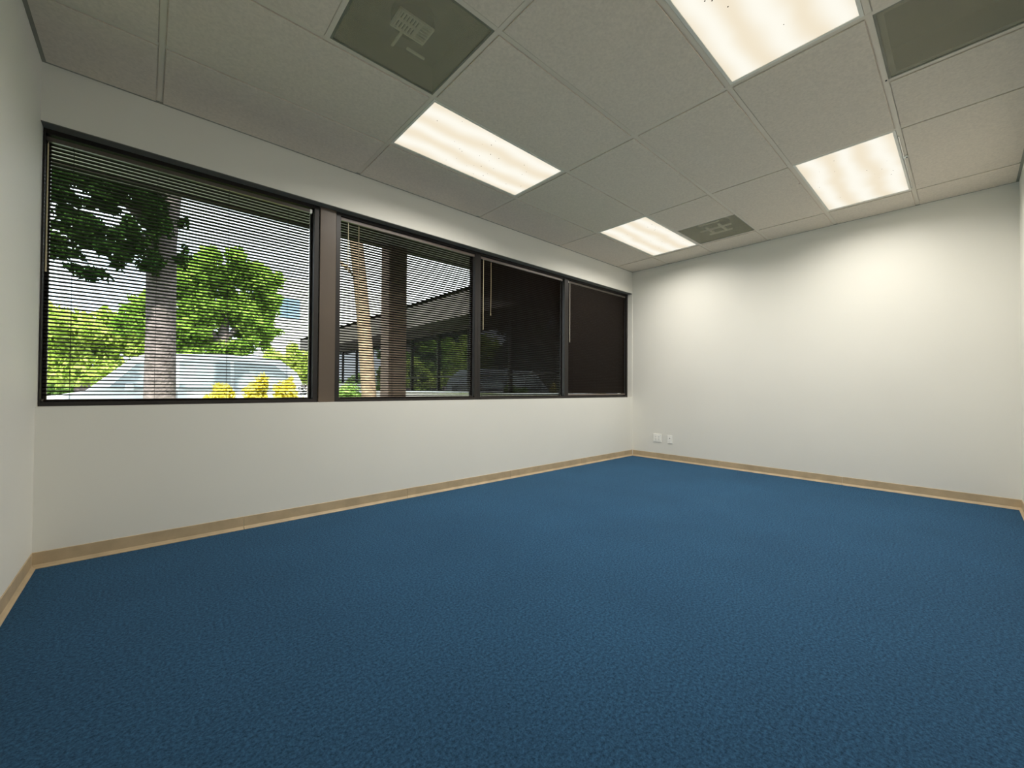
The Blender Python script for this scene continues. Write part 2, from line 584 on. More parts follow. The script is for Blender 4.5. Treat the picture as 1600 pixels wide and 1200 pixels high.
# opening trim (grey metal head strip) and the brown mullion covers
o = boxo('trim_1', (XL, JX, YW + 0.001, FY + 0.02, HEAD - 0.004, HEAD), 'head_trim')
struct(o, 'dark grey metal strip lining the top of the window opening', 'trim')
units = [(XL, 0.990), (1.118, 2.546), (2.546, 3.952), (3.952, JX)]
win_labels = ['leftmost window pane unit, looking out on the trees', 'second window from the left, looking on the eave and column',
              'third window from the left, dark behind its slats', 'window nearest the far corner, behind the closed blind']
windows = []
for k, (a, b) in enumerate(units):
    w = empty('window_%d' % (k + 1), ((a + b) / 2, FY, SILL))
    struct(w, win_labels[k], 'window')
    windows.append(w)

    def wb(name, d, m_='bronze'):
        cx, cy, cz = (a + b) / 2, FY, SILL
        return boxo(name, (d[0] - cx, d[1] - cx, d[2] - cy, d[3] - cy, d[4] - cz, d[5] - cz), m_, w, bevel=0.0012)
    jl = 0.008 if k == 0 else 0.036
    jr = 0.036
    wb('frame_jamb', (a + 0.0005, a + jl, FY, FB, SILL, HEAD - 0.004))
    wb('frame_jamb', (b - jr, b - 0.0005, FY, FB, SILL, HEAD - 0.004))
    wb('frame_head', (a + jl, b - jr, FY, FB, HEAD - 0.030, HEAD - 0.004))
    wb('frame_sill', (a + jl, b - jr, FY - 0.002, FB, SILL, SILL + 0.024))
    # slimmer glazing stops against the glass
    g = 0.016
    wb('glazing_stop', (a + jl, a + jl + g, GLY - 0.012, GLY + 0.014, SILL + 0.024, HEAD - 0.030))
    wb('glazing_stop', (b - jr - g, b - jr, GLY - 0.012, GLY + 0.014, SILL + 0.024, HEAD - 0.030))
    wb('glazing_stop', (a + jl + g, b - jr - g, GLY - 0.012, GLY + 0.014, HEAD - 0.046, HEAD - 0.030))
    wb('glazing_stop', (a + jl + g, b - jr - g, GLY - 0.012, GLY + 0.014, SILL + 0.024, SILL + 0.036))
    cx = (a + b) / 2
    boxo('pane', (a + jl + 0.004 - cx, b - jr - 0.004 - cx, GLY - 0.002 - FY, GLY + 0.002 - FY, 0.027, HEAD - 0.034 - SILL), 'glass', w)
# wide brown metal cover between the first and second window
bm = bmesh.new()
add_box(bm, 0.993, 1.115, FY - 0.012, FB + 0.02, SILL + 0.0, HEAD - 0.005)
o = obj('trim_2', bm, 'cover', bevel=0.003)
struct(o, 'wide brown metal mullion cover between the first and second window', 'trim')
# slim black reveal joints beside the cover
# small black scribbled sticker at lower right of the first pane
bm = bmesh.new()
rs = random.Random(3)
for q in range(10):
    pts = []
    x, z = rs.uniform(0.862, 0.90), 0.915 + q * 0.0085
    for s in range(6):
        pts.append((x, GLY - 0.0030 - 0.0001 * q, z + rs.uniform(-0.006, 0.006)))
        x += rs.uniform(0.006, 0.016)
    pts = [p for p in pts if p[0] < 0.938]
    if len(pts) > 1:
        add_tube(bm, pts, 0.0030, 5)
o = obj('window_sticker', bm, 'cord')
tag(o, 'small black scrawled sticker at the lower right of the leftmost window', 'sticker')

# ================================================================== MINI BLINDS
PITCH = 0.0212
SLAT_W = 0.025


def slat_mesh(length, name='slat'):
    bm = bmesh.new()
    n = 4
    up, lo = [], []
    for q in range(n + 1):
        u = -SLAT_W / 2 + SLAT_W * q / n
        z = 0.0026 * (1 - (2 * u / SLAT_W) ** 2)
        up.append((u, z + 0.00028))
        lo.append((u, z - 0.00028))
    add_prism(bm, up + lo[::-1], 'x', -length / 2, length / 2)
    return obj(name, bm, 'slat')


def blind(k, x0, x1, tilt, ladders, label, rail='rail', wand=None, cord=None, bracket=None, ztop=2.362, closed=False, droop=None):
    """tilt: slat angle, inner edge up for positive values (radians)"""
    yc = FY + 0.026
    L = x1 - x0
    cx = (x0 + x1) / 2
    root = empty('window_blind', (cx, yc, SILL + 0.025))
    tag(root, label, 'blind', 'mini blinds in the ribbon window')
    ox, oy, oz = root.location

    def loc(o, p):
        o.parent = root
        o.location = (p[0] - ox, p[1] - oy, p[2] - oz)
        return o
    # head rail: U channel with a rolled lip
    bm = bmesh.new()
    w, h = 0.0245, 0.025
    add_prism(bm, [(-w / 2, 0), (w / 2, 0), (w / 2, h), (w / 2 - 0.003, h), (w / 2 - 0.003, 0.003), (-w / 2 + 0.003, 0.003), (-w / 2 + 0.003, h - 0.003),
                   (-w / 2 + 0.005, h - 0.002), (-w / 2 + 0.005, h), (-w / 2, h)], 'x', -L / 2, L / 2)
    loc(obj('headrail', bm, rail, bevel=0.0008), (cx, yc, ztop - h))
    zt = ztop - h - 0.011
    zb = SILL + 0.024 + 0.004
    # bottom rail
    bm = bmesh.new()
    rh = 0.010 if not closed else 0.020
    zb0 = zb if not closed else zb + 0.006
    add_prism(bm, [(-0.011, 0), (0.011, 0), (0.0125, rh * 0.5), (0.010, rh), (-0.010, rh), (-0.0125, rh * 0.5)], 'x', -L / 2 + 0.002, L / 2 - 0.002)
    loc(obj('bottom_rail', bm, 'rail' if closed else 'slat', bevel=0.0006), (cx, yc, zb0))
    n = int((zt - (zb0 + rh + 0.006)) / PITCH) + 1
    proto = None
    rs = random.Random(11 + k)
    for q in range(n):
        z = zt - q * PITCH
        t = -tilt + rs.uniform(-0.02, 0.02)
        if proto is None:
            proto = slat_mesh(L - 0.004)
            s = loc(proto, (cx, yc, z))
        else:
            s = share(proto, (cx - ox + rs.uniform(-0.0008, 0.0008), 0, z - oz), root)
        dr = 0.0
        if droop and q == droop[0]:
            dr = droop[1]
        s.rotation_euler = (t, dr, 0)
    # ladder cords, one in front of and one behind the slats, with the lift cord in the middle
    first = None
    for lx in ladders:
        for dy in (-SLAT_W / 2 - 0.0006, SLAT_W / 2 + 0.0006):
            if first is None:
                bm = bmesh.new()
                add_tube(bm, [(0, 0, zb0 + rh - zt), (0, 0, 0.010)], 0.0009, 5)
                first = loc(obj('ladder_cord', bm, 'cord'), (lx, yc + dy, zt))
            else:
                share(first, (lx - ox, dy, zt - oz), root)
    if wand:
        wx, ztop_, zbot_, m_ = wand
        bm = bmesh.new()
        yy = -SLAT_W / 2 - 0.010
        add_tube(bm, [(0, 0, 0), (0, 0, zbot_ - ztop_)], [0.0030, 0.0036], 6)
        add_tube(bm, [(0, 0.006, 0.012), (0, 0.002, 0.006), (0, 0, -0.002)], 0.0014, 5)
        loc(obj('tilt_wand', bm, m_), (wx, yc + yy, ztop_))
    if cord:
        cx_, ztop_, zbot_ = cord
        bm = bmesh.new()
        add_tube(bm, [(0, 0, 0), (0.0015, 0, (zbot_ - ztop_) / 2), (0, 0, zbot_ - ztop_)], 0.0014, 5)
        add_tube(bm, [(0.004, 0, 0), (0.0055, 0, (zbot_ - ztop_) / 2), (0.002, 0, zbot_ - ztop_)], 0.0014, 5)
        add_tube(bm, [(0.001, 0, zbot_ - ztop_ + 0.004), (0.001, 0, zbot_ - ztop_ - 0.01), (0.001, 0, zbot_ - ztop_ - 0.028)], [0.002, 0.0045, 0.006], 8)
        loc(obj('lift_cord', bm, 'cord_tan'), (cx_, yc - SLAT_W / 2 - 0.008, ztop_))
    if bracket:
        for bx, m_ in bracket:
            bm = bmesh.new()
            add_box(bm, -0.008, 0.008, -0.014, 0.012, -0.001, 0.028)
            loc(obj('bracket', bm, m_, bevel=0.001), (bx, yc - 0.001, ztop - 0.027))
    # small end clips of the bottom rail
    for sx in (x0 + 0.004, x1 - 0.004):
        bm = bmesh.new()
        add_box(bm, -0.004, 0.004, -0.013, 0.0125, -0.001, rh + 0.001)
        loc(obj('end_cap', bm, 'rail_dark', bevel=0.0006), (sx, yc, zb0))
    return root


blind(0, XL + 0.010, 0.926, math.radians(16.5), [-0.329, 0.034, 0.406, 0.778],
      'open brown mini blind at the left wall, trees and a big trunk behind it', 'rail_dark',
      wand=(-0.425, 2.31, 1.60, 'wand'), bracket=[(0.932, 'white_plastic')], droop=None, ztop=2.355)
blind(1, 1.160, 2.494, math.radians(20), [1.311, 1.62, 2.04, 2.353],
      'open brown mini blind right of the wide brown cover, eave and column behind it', 'rail',
      wand=(1.215, 2.32, 1.93, 'wand'), cord=(1.30, 2.32, 1.52), bracket=[(2.500, 'rail')])
blind(2, 2.588, 3.866, math.radians(36), [2.699, 3.10, 3.42, 3.731],
      'nearly black half-open mini blind third from the left, wand and cord at its left', 'rail',
      wand=(2.619, 2.32, 1.59, 'wand'), cord=(2.72, 2.32, 1.78), bracket=[(3.874, 'rail')])
blind(3, 4.000, JX - 0.040, math.radians(66), [4.088, 4.592, 5.148],
      'fully closed dark brown mini blind nearest the far corner', 'rail_dark',
      wand=(4.018, 2.33, 1.57, 'wand_white'), bracket=[(3.996, 'white_plastic')], closed=True)

# ================================================================== CEILING LIGHTS
light_labels = {
    (2, 1): 'lit ceiling light over the wide brown mullion, nearest vent above the left window',
    (4, 1): 'small-looking lit ceiling light next to the far corner vent',
    (2, 4): 'large lit ceiling light cut by the top picture edge',
    (4, 4): 'lit ceiling light near the right wall, chrome hinge beside it',
}


def troffer(i, j, x0, x1, y0, y1):
    cx, cy = (x0 + x1) / 2, (y0 + y1) / 2
    root = empty('ceiling_light', (cx, cy, HC))
    tag(root, light_labels[(i, j)], 'ceiling light', 'recessed lens ceiling lights')
    hx, hy = TX / 2 - TW / 2 - 0.001, TY / 2 - TW / 2 - 0.001
    # door frame: four bevelled bars round the lens
    bm = bmesh.new()
    fw = 0.016
    add_box(bm, -hx, hx, -hy, -hy + fw, -0.003, 0.006)
    add_box(bm, -hx, hx, hy - fw, hy, -0.003, 0.006)
    add_box(bm, -hx, -hx + fw, -hy + fw, hy - fw, -0.003, 0.006)
    add_box(bm, hx - fw, hx, -hy + fw, hy - fw, -0.003, 0.006)
    obj('frame', bm, 'lamp_frame', root, bevel=0.0012)
    bm = bmesh.new()
    add_box(bm, -hx + fw, hx - fw, -hy + fw, hy - fw, 0.001, 0.003)
    lens = obj('lens', bm, 'lens', root)
    # housing above
    bm = bmesh.new()
    t = 0.002
    add_box(bm, -hx, hx, -hy, hy, 0.11, 0.112)
    add_box(bm, -hx, hx, -hy, -hy + t, 0.006, 0.11)
    add_box(bm, -hx, hx, hy - t, hy, 0.006, 0.11)
    add_box(bm, -hx, -hx + t, -hy + t, hy - t, 0.006, 0.11)
    add_box(bm, hx - t, hx, -hy + t, hy - t, 0.006, 0.11)
    obj('housing', bm, 'lamp_frame', root)
    # dead insects lying on the lens, seen as specks through it
    rs = random.Random(i * 10 + j)
    bm = bmesh.new()
    for q in range(26 if j == 1 and i == 2 else 16):
        px = rs.gauss(-0.05, 0.27); py = rs.uniform(-0.24, 0.24)
        if abs(px) > 0.55:
            continue
        r = rs.uniform(0.0012, 0.0036)
        add_tube(bm, [(px, py, 0.0002), (px, py, 0.0012)], r, 6)
    sp = obj('insect_specks', bm, 'speck', root)
    sp['kind'] = 'stuff'
    ld = bpy.data.lights.new('lamp_light', 'AREA')
    ld.shape = 'RECTANGLE'
    ld.size = 2 * (hx - fw)
    ld.size_y = 2 * (hy - fw)
    ld.energy = LAMP_WATTS
    ld.color = LAMP_COLOR
    ld.spread = LAMP_SPREAD
    lo = bpy.data.objects.new('lamp_light', ld)
    C.objects.link(lo)
    lo.parent = root
    lo.location = (0, 0, -0.004)
    return root


for a in lights_xy:
    troffer(*a)

# ================================================================== CEILING VENTS
def vent(x0, x1, y0, y1, label, name='ceiling_vent', kind='supply', cat='vent', group=None):
    cx, cy = (x0 + x1) / 2, (y0 + y1) / 2
    hx, hy = (x1 - x0) / 2 - TW / 2 - 0.001, (y1 - y0) / 2 - TW / 2 - 0.001
    root = empty(name, (cx, cy, HC))
    tag(root, label, cat, group)
    bm = bmesh.new()
    f = 0.010
    for d in ((-hx, hx, -hy, -hy + f), (-hx, hx, hy - f, hy), (-hx, -hx + f, -hy + f, hy - f), (hx - f, hx, -hy + f, hy - f)):
        add_box(bm, d[0], d[1], d[2], d[3], -0.001, 0.004)
    obj('rim', bm, 'galv', root)
    bm = bmesh.new()
    add_box(bm, -hx + f, hx - f, -hy + f, hy - f, 0.001, 0.002)
    obj('perforated_face', bm, 'perf', root)
    dep = 0.16
    bm = bmesh.new()
    t = 0.002
    add_box(bm, -hx, hx, -hy, hy, dep, dep + t)
    add_box(bm, -hx, hx, -hy, -hy + t, 0.004, dep)
    add_box(bm, -hx, hx, hy - t, hy, 0.004, dep)
    add_box(bm, -hx, -hx + t, -hy + t, hy - t, 0.004, dep)
    add_box(bm, hx - t, hx, -hy + t, hy - t, 0.004, dep)
    obj('plenum_box', bm, 'galv' if kind == 'supply' else 'duct_dark', root)
    return root, hx, hy


v1, hx, hy = vent(*VENT1, 'olive perforated ceiling vent over the leftmost window, pale grille showing through', group='perforated supply vents')
c1 = Vector(((VENT1[0] + VENT1[1]) / 2, (VENT1[2] + VENT1[3]) / 2, HC))


def vent_inside(root, c, x0, x1, y0, y1, zz, ticks, full=True):
    """deflector grid of blades seen through the perforated face"""
    def lb(name, d, m_='grille'):
        return boxo(name, (d[0] - c.x, d[1] - c.x, d[2] - c.y, d[3] - c.y, zz + d[4], zz + d[5]), m_, root)
    xm = x0 + (x1 - x0) * 0.66
    bm = bmesh.new()
    b = 0.008
    for d in ((x0, x1, y0, y0 + b), (x0, x1, y1 - b, y1), (x0, x0 + b, y0, y1), (x1 - b, x1, y0, y1), (xm - b / 2, xm + b / 2, y0, y1),
              (x0, xm, (y0 + y1) / 2 - b / 2, (y0 + y1) / 2 + b / 2)):
        add_box(bm, d[0] - c.x, d[1] - c.x, d[2] - c.y, d[3] - c.y, zz, zz + 0.012)
    obj('deflector_frame', bm, 'grille', root)
    n = 7
    for q in range(n):
        x = x0 + b + (xm - x0 - b) * (q + 0.5) / n
        lb('blade', (x - 0.0030, x + 0.0030, y0 + b, y1 - b, 0.001, 0.011))
    n = 6
    for q in range(n):
        y = y0 + b + (y1 - y0 - 2 * b) * (q + 0.5) / n
        lb('blade', (xm + b / 2, x1 - b, y - 0.0026, y + 0.0026, 0.001, 0.011))
    # dark opening of the duct collar behind it
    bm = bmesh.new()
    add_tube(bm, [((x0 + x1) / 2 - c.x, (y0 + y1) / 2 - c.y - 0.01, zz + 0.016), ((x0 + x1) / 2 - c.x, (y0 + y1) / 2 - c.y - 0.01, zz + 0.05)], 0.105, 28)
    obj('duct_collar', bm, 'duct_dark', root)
    for t_ in ticks:
        lb('retaining_clip', (*t_, 0.0, 0.008))


vent_inside(v1, c1, 0.857, 1.037, 1.750, 1.866, 0.022,
            [(0.915, 0.927, 1.872, 1.974), (0.985, 1.088, 1.932, 1.944)])
v2, hx, hy = vent(*VENT2, 'small-looking olive perforated ceiling vent beside the far corner light', group='perforated supply vents')
c2 = Vector(((VENT2[0] + VENT2[1]) / 2, (VENT2[2] + VENT2[3]) / 2, HC))
bm = bmesh.new()
for d in ((-0.20, -0.18, -0.10, 0.10), (-0.10, 0.12, -0.075, -0.055), (-0.10, 0.12, 0.055, 0.075), (0.13, 0.15, -0.12, 0.12), (-0.02, 0.0, -0.16, 0.16)):
    add_box(bm, *d, 0.018, 0.032)
obj('deflector_frame', bm, 'grille', v2)
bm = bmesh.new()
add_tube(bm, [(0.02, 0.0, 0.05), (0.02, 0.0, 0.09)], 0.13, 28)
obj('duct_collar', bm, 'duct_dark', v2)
rv, hx, hy = vent(*RETURN, 'dark olive return air grille cut by the top right picture edge', name='return_air_grille', kind='return', cat='grille')
# the return panel has a raised border inside its rim
bm = bmesh.new()
f = 0.034
for d in ((-hx + 0.01, hx - 0.01, -hy + 0.01, -hy + f), (-hx + 0.01, hx - 0.01, hy - f, hy - 0.01), (-hx + 0.01, -hx + f, -hy + f, hy - f), (hx - f, hx - 0.01, -hy + f, hy - f)):
    add_box(bm, *d, 0.003, 0.005)
obj('border_flange', bm, 'galv', rv)

# small hardware on the grid
root = empty('ceiling_clip', (4.170, 0.292, HC - 0.0012))
tag(root, 'tiny white clip on the ceiling grid beside the light with the hinge rod', 'clip')
bm = bmesh.new()
add_box(bm, -0.016, 0.016, -0.013, 0.013, -0.010, 0.0)
obj('clip_body', bm, 'white_plastic', root, bevel=0.002)
bm = bmesh.new()
add_tube(bm, [(0.0, -0.006, -0.010), (0.0, -0.006, -0.014)], 0.005, 10)
obj('clip_hole', bm, 'dark_slot', root)
bm = bmesh.new()
add_tube(bm, [(4.060, 0.929, HC - 0.0012), (4.060, 0.929, HC - 0.007)], [0.008, 0.005], 10)
o = obj('grid_pin', bm, 'clip_red')
tag(o, 'tiny dark red pin on the ceiling grid left of the light by the right wall', 'pin')
bm = bmesh.new()
add_tube(bm, [(3.07, 0.292, HC - 0.0012), (3.07, 0.292, HC - 0.005)], [0.005, 0.004], 10)
o = obj('grid_screw', bm, 'dark_slot')
tag(o, 'tiny dark screw head on the ceiling grid at the corner of the return grille', 'screw')
# chrome hinge strip on the edge of the right-hand light
bm = bmesh.new()
add_tube(bm, [(3.80, 0.300, HC - 0.006), (4.84, 0.300, HC - 0.006)], 0.0032, 8)
add_tube(bm, [(3.80, 0.300, HC - 0.006), (3.80, 0.306, HC - 0.001)], 0.003, 6)
add_tube(bm, [(4.84, 0.300, HC - 0.006), (4.84, 0.306, HC - 0.001)], 0.003, 6)
o = obj('light_hinge_rod', bm, 'chrome')
tag(o, 'thin chrome hinge rod along the edge of the light by the right wall', 'rod')

# ================================================================== SOCKETS
def plate(yc, zc, w, h, label, name, cat, kind):
    root = empty(name, (XR, yc, zc))
    tag(root, label, cat)
    bm = bmesh.new()
    add_box(bm, -0.008, 0.0, -w / 2, w / 2, -h / 2, h / 2)
    obj('cover_plate', bm, 'white_plastic', root, bevel=0.002)
    if kind == 'quad':
        for dy in (-0.024, 0.024):
            bm = bmesh.new()
            add_box(bm, -0.0105, -0.0075, dy - 0.0165, dy + 0.0165, -0.034, 0.034)
            rc = obj('receptacle', bm, 'white_plastic', root, bevel=0.001)
            for dz in (-0.018, 0.016):
                for ddy in (-0.0065, 0.0065):
                    boxo('slot', (-0.0112, -0.0102, dy + ddy - 0.0014, dy + ddy + 0.0014, dz, dz + 0.009), 'dark_slot', rc)
                bm = bmesh.new()
                add_tube(bm, [(-0.0102, dy, dz - 0.006), (-0.0112, dy, dz - 0.006)], 0.0026, 8)
                obj('ground_hole', bm, 'dark_slot', rc)
    else:
        bm = bmesh.new()
        add_box(bm, -0.0105, -0.0075, -0.015, 0.015, -0.030, 0.030)
        ins = obj('insert', bm, 'white_plastic', root, bevel=0.001)
        boxo('jack', (-0.0112, -0.0102, -0.006, 0.006, 0.010, 0.020), 'dark_slot', ins)
    for dz in (-h / 2 + 0.008, h / 2 - 0.008):
        bm = bmesh.new()
        add_tube(bm, [(-0.008, 0, dz), (-0.0092, 0, dz)], 0.0028, 8)
        obj('screw', bm, 'chrome', root)


plate(2.902, 0.295, 0.118, 0.112, 'square white double power socket low on the far wall', 'power_socket', 'socket', 'quad')
plate(2.718, 0.291, 0.070, 0.112, 'narrow white data plate low on the far wall right of the square socket', 'data_plate', 'plate', 'data')

# ================================================================== OUTDOORS
GZ = -0.20
o = boxo('ground', (-60, 60, YW + 0.25, 90, GZ - 0.3, GZ), 'asphalt')
struct(o, 'pale sunlit parking area beyond the windows', 'ground')

# eave over our own windows
root = empty('eave', (0, YW + 0.25, 2.5))
struct(root, 'dark eave over the ribbon window, seen through the tops of the blinds', 'eave')
bm = bmesh.new()
add_box(bm, -7.5, 5.62, 0.0, 0.60, 0.0, 0.02)
obj('soffit', bm, 'eave_board', root)
bm = bmesh.new()
add_box(bm, -7.5, 4.83, 0.58, 0.62, -0.02, 0.55)
obj('fascia', bm, 'fascia', root)
# stucco facade of our own building beside the room
o = boxo('wall_outer', (-7.5, XL - WT, YW, YW + 0.25, GZ, TOPZ), 'stucco')
struct(o, 'pale stucco outer wall left of the office', 'wall')

# the wing at right angles to the office, seen beyond the second and third window
wing = empty('office_wing', (5.62, 11, GZ))
tag(wing, 'dark glazed office wing running away from the far corner, under a deep brown eave', 'building')


def wbx(name, d, m_, parent=wing):
    off = Vector((5.62, 11, GZ))
    return boxo(name, (d[0] - off.x, d[1] - off.x, d[2] - off.y, d[3] - off.y, d[4] - off.z, d[5] - off.z), m_, parent)


wbx('lower_wall', (5.62, 5.90, 3.56, 18.4, GZ, 0.87), 'stucco')
wbx('header_wall', (5.62, 5.90, 3.56, 18.4, 2.395, 3.05), 'soffit')
wbx('rear_wall', (10.0, 10.2, 3.56, 18.4, GZ, 3.05), 'soffit')
wbx('end_wall', (5.90, 10.0, 18.2, 18.4, GZ, 3.05), 'stucco')
wbx('window_sill', (5.56, 5.66, 3.56, 18.4, 0.87, 0.90), 'curb')
wbx('roof', (4.83, 10.2, 4.16, 18.9, 2.97, 3.05), 'roofing')
wbx('soffit', (4.87, 5.62, 4.16, 18.9, 2.50, 2.53), 'soffit')
wbx('fascia', (4.83, 4.87, 4.20, 18.9, 2.48, 3.05), 'fascia')
wbx('end_fascia', (4.83, 10.2, 18.9, 18.94, 2.48, 3.05), 'fascia')
ye = [3.70, 5.05, 6.42, 7.90, 9.26, 10.70, 12.1, 13.5, 14.9, 16.3, 18.2]
for a, b in zip(ye, ye[1:]):
    f = wbx('pane', (5.70, 5.712, a + 0.03, b - 0.03, 0.90, 2.395), 'wing_glass')
    wbx('mullion', (5.66, 5.74, b - 0.03, b + 0.03, 0.90, 2.395), 'bronze')
wbx('transom', (5.66, 5.69, 3.70, 18.2, 1.26, 1.29), 'bronze')

# column at the edge of the eave
col = empty('eave_column', (2.02, 4.22, GZ))
tag(col, 'square brown column under the eave, seen through the second blind', 'column')
bm = bmesh.new()
add_box(bm, -0.105, 0.105, -0.105, 0.105, 0.0, 3.18)
obj('shaft', bm, 'column', col, bevel=0.012)
bm = bmesh.new()
add_box(bm, -0.14, 0.14, -0.14, 0.14, 0.0, 0.22)
obj('plinth', bm, 'stucco', col, bevel=0.01)


# ---- plants
def leaves_mesh(name, blobs, n, size, material, parent, seed, flat=0.0):
    """leaf quads scattered through ellipsoid clumps: blobs = (x,y,z,rx,ry,rz)"""
    rg = np.random.default_rng(seed)
    subs = []
    for b in blobs:
        for _ in range(9):
            d_ = rg.normal(size=3)
            d_ /= np.linalg.norm(d_)
            f_ = rg.uniform(0.45, 0.95)
            k_ = rg.uniform(0.25, 0.45)
            subs.append((b[0] + d_[0] * b[3] * f_, b[1] + d_[1] * b[4] * f_, b[2] + d_[2] * b[5] * f_, b[3] * k_, b[4] * k_, b[5] * k_))
        subs.append((b[0], b[1], b[2], b[3] * 0.75, b[4] * 0.75, b[5] * 0.75))
    blobs = subs
    vol = np.array([b[3] * b[4] * b[5] for b in blobs]) ** 0.8
    which = rg.choice(len(blobs), n, p=vol / vol.sum())
    B = np.array(blobs)[which]
    d = rg.normal(size=(n, 3))
    d /= np.linalg.norm(d, axis=1)[:, None]
    rad = rg.random(n) ** 0.45
    # lumpy outline: radius varies with direction
    ph = B[:, 0] * 7 + B[:, 2] * 5
    lump = 0.86 + 0.14 * np.sin(5 * d[:, 0] + ph) * np.cos(6 * d[:, 2] + ph) + 0.10 * np.sin(11 * d[:, 1] + 9 * d[:, 2] + ph)
    c = B[:, :3] + d * (rad * lump)[:, None] * B[:, 3:]
    a = rg.normal(size=(n, 3)); a /= np.linalg.norm(a, axis=1)[:, None]
    q = rg.normal(size=(n, 3)); q -= (q * a).sum(1)[:, None] * a; q /= np.linalg.norm(q, axis=1)[:, None]
    s = size * rg.uniform(0.6, 1.25, n)[:, None]
    nrm = np.cross(a, q)
    v = np.stack([c - a * s, c + q * s * 0.42 + nrm * s * 0.12, c + a * s, c - q * s * 0.42 + nrm * s * 0.12], 1).reshape(-1, 3)
    me = bpy.data.meshes.new(name)
    me.vertices.add(n * 4)
    me.vertices.foreach_set('co', v.ravel())
    me.loops.add(n * 4)
    me.loops.foreach_set('vertex_index', np.arange(n * 4))
    me.polygons.add(n)
    me.polygons.foreach_set('loop_start', np.arange(n) * 4)
    me.polygons.foreach_set('loop_total', np.full(n, 4))
    me.update(calc_edges=True)
    me.materials.append(M[material])
    o = bpy.data.objects.new(name, me)
    C.objects.link(o)
    if parent:
        o.parent = parent
    o['kind'] = 'stuff'
    return o


def tree(name, base, label, trunk_pts, trunk_r, blobs, n, size, leafm, bark, seed, branches=(), cat='tree', group=None):
    bx, by, bz = base
    root = empty(name, base)
    tag(root, label, cat, group)
    bm = bmesh.new()
    pts = [(p[0] - bx, p[1] - by, p[2] - bz) for p in trunk_pts]
    add_tube(bm, pts, trunk_r, 14)
    obj('trunk', bm, bark, root, smooth=True)
    for br in branches:
        bm = bmesh.new()
        p = [(q[0] - bx, q[1] - by, q[2] - bz) for q in br[0]]
        add_tube(bm, p, br[1], 8)
        obj('branch', bm, bark, root, smooth=True)
    rel = [(b[0] - bx, b[1] - by, b[2] - bz, b[3], b[4], b[5]) for b in blobs]
    leaves_mesh('crown', rel, n, size, leafm, root, seed)
    return root


# big near oak: thick grey trunk, dark hanging crown
tree('oak_tree', (0.16, 9.0, GZ), 'big tree with thick grey trunk and dark hanging crown, seen through the left blind',
     [(0.16, 9.0, GZ), (0.16, 9.0, 0.4), (0.16, 9.0, 2.0), (0.15, 9.0, 3.4), (0.20, 9.0, 4.6), (0.3, 9.1, 6.0)],
     [0.26, 0.215, 0.195, 0.20, 0.22, 0.14],
     [(-1.25, 8.6, 4.15, 0.55, 0.5, 0.42), (-0.75, 8.6, 4.25, 0.5, 0.5, 0.36), (-0.2, 8.5, 4.05, 0.42, 0.5, 0.34), (-0.95, 8.5, 3.62, 0.34, 0.4, 0.20),
      (-1.15, 8.6, 3.05, 0.38, 0.4, 0.24), (-0.62, 8.5, 3.12, 0.42, 0.4, 0.25), (-0.22, 8.5, 3.25, 0.30, 0.4, 0.36), (0.05, 8.6, 3.0, 0.20, 0.3, 0.32),
      (-0.70, 8.5, 2.62, 0.26, 0.3, 0.14), (-1.1, 8.5, 3.9, 0.5, 0.4, 0.35), (-0.75, 8.5, 3.36, 0.42, 0.4, 0.16), (-0.35, 8.5, 2.92, 0.22, 0.3, 0.16), (-0.95, 8.5, 2.86, 0.30, 0.3, 0.14), (-0.6, 8.5, 3.9, 0.35, 0.4, 0.22), (-1.3, 8.5, 2.75, 0.2, 0.3, 0.2), (0.05, 8.4, 4.25, 0.4, 0.4, 0.3), (-0.50, 8.6, 3.70, 0.25, 0.4, 0.16), (0.05, 8.5, 3.75, 0.28, 0.4, 0.45), (0.38, 8.6, 3.68, 0.10, 0.2, 0.12), (0.42, 8.7, 3.1, 0.12, 0.2, 0.22),
      (-1.9, 9.0, 4.6, 1.0, 0.8, 0.8), (0.4, 9.4, 5.6, 1.9, 1.4, 0.9)],
     36000, 0.060, 'leaf_dark', 'bark', 1,
     branches=[([(0.15, 9, 3.5), (-0.3, 8.8, 3.9), (-0.9, 8.6, 4.1), (-1.4, 8.6, 4.3)], [0.11, 0.08, 0.05, 0.03]),
               ([(0.17, 9, 3.2), (-0.15, 8.8, 3.4), (-0.5, 8.6, 3.3), (-1.0, 8.5, 3.1)], [0.07, 0.05, 0.035, 0.02]),
               ([(0.22, 9, 4.4), (0.7, 9.1, 5.0), (1.3, 9.2, 5.5)], [0.12, 0.09, 0.05])])
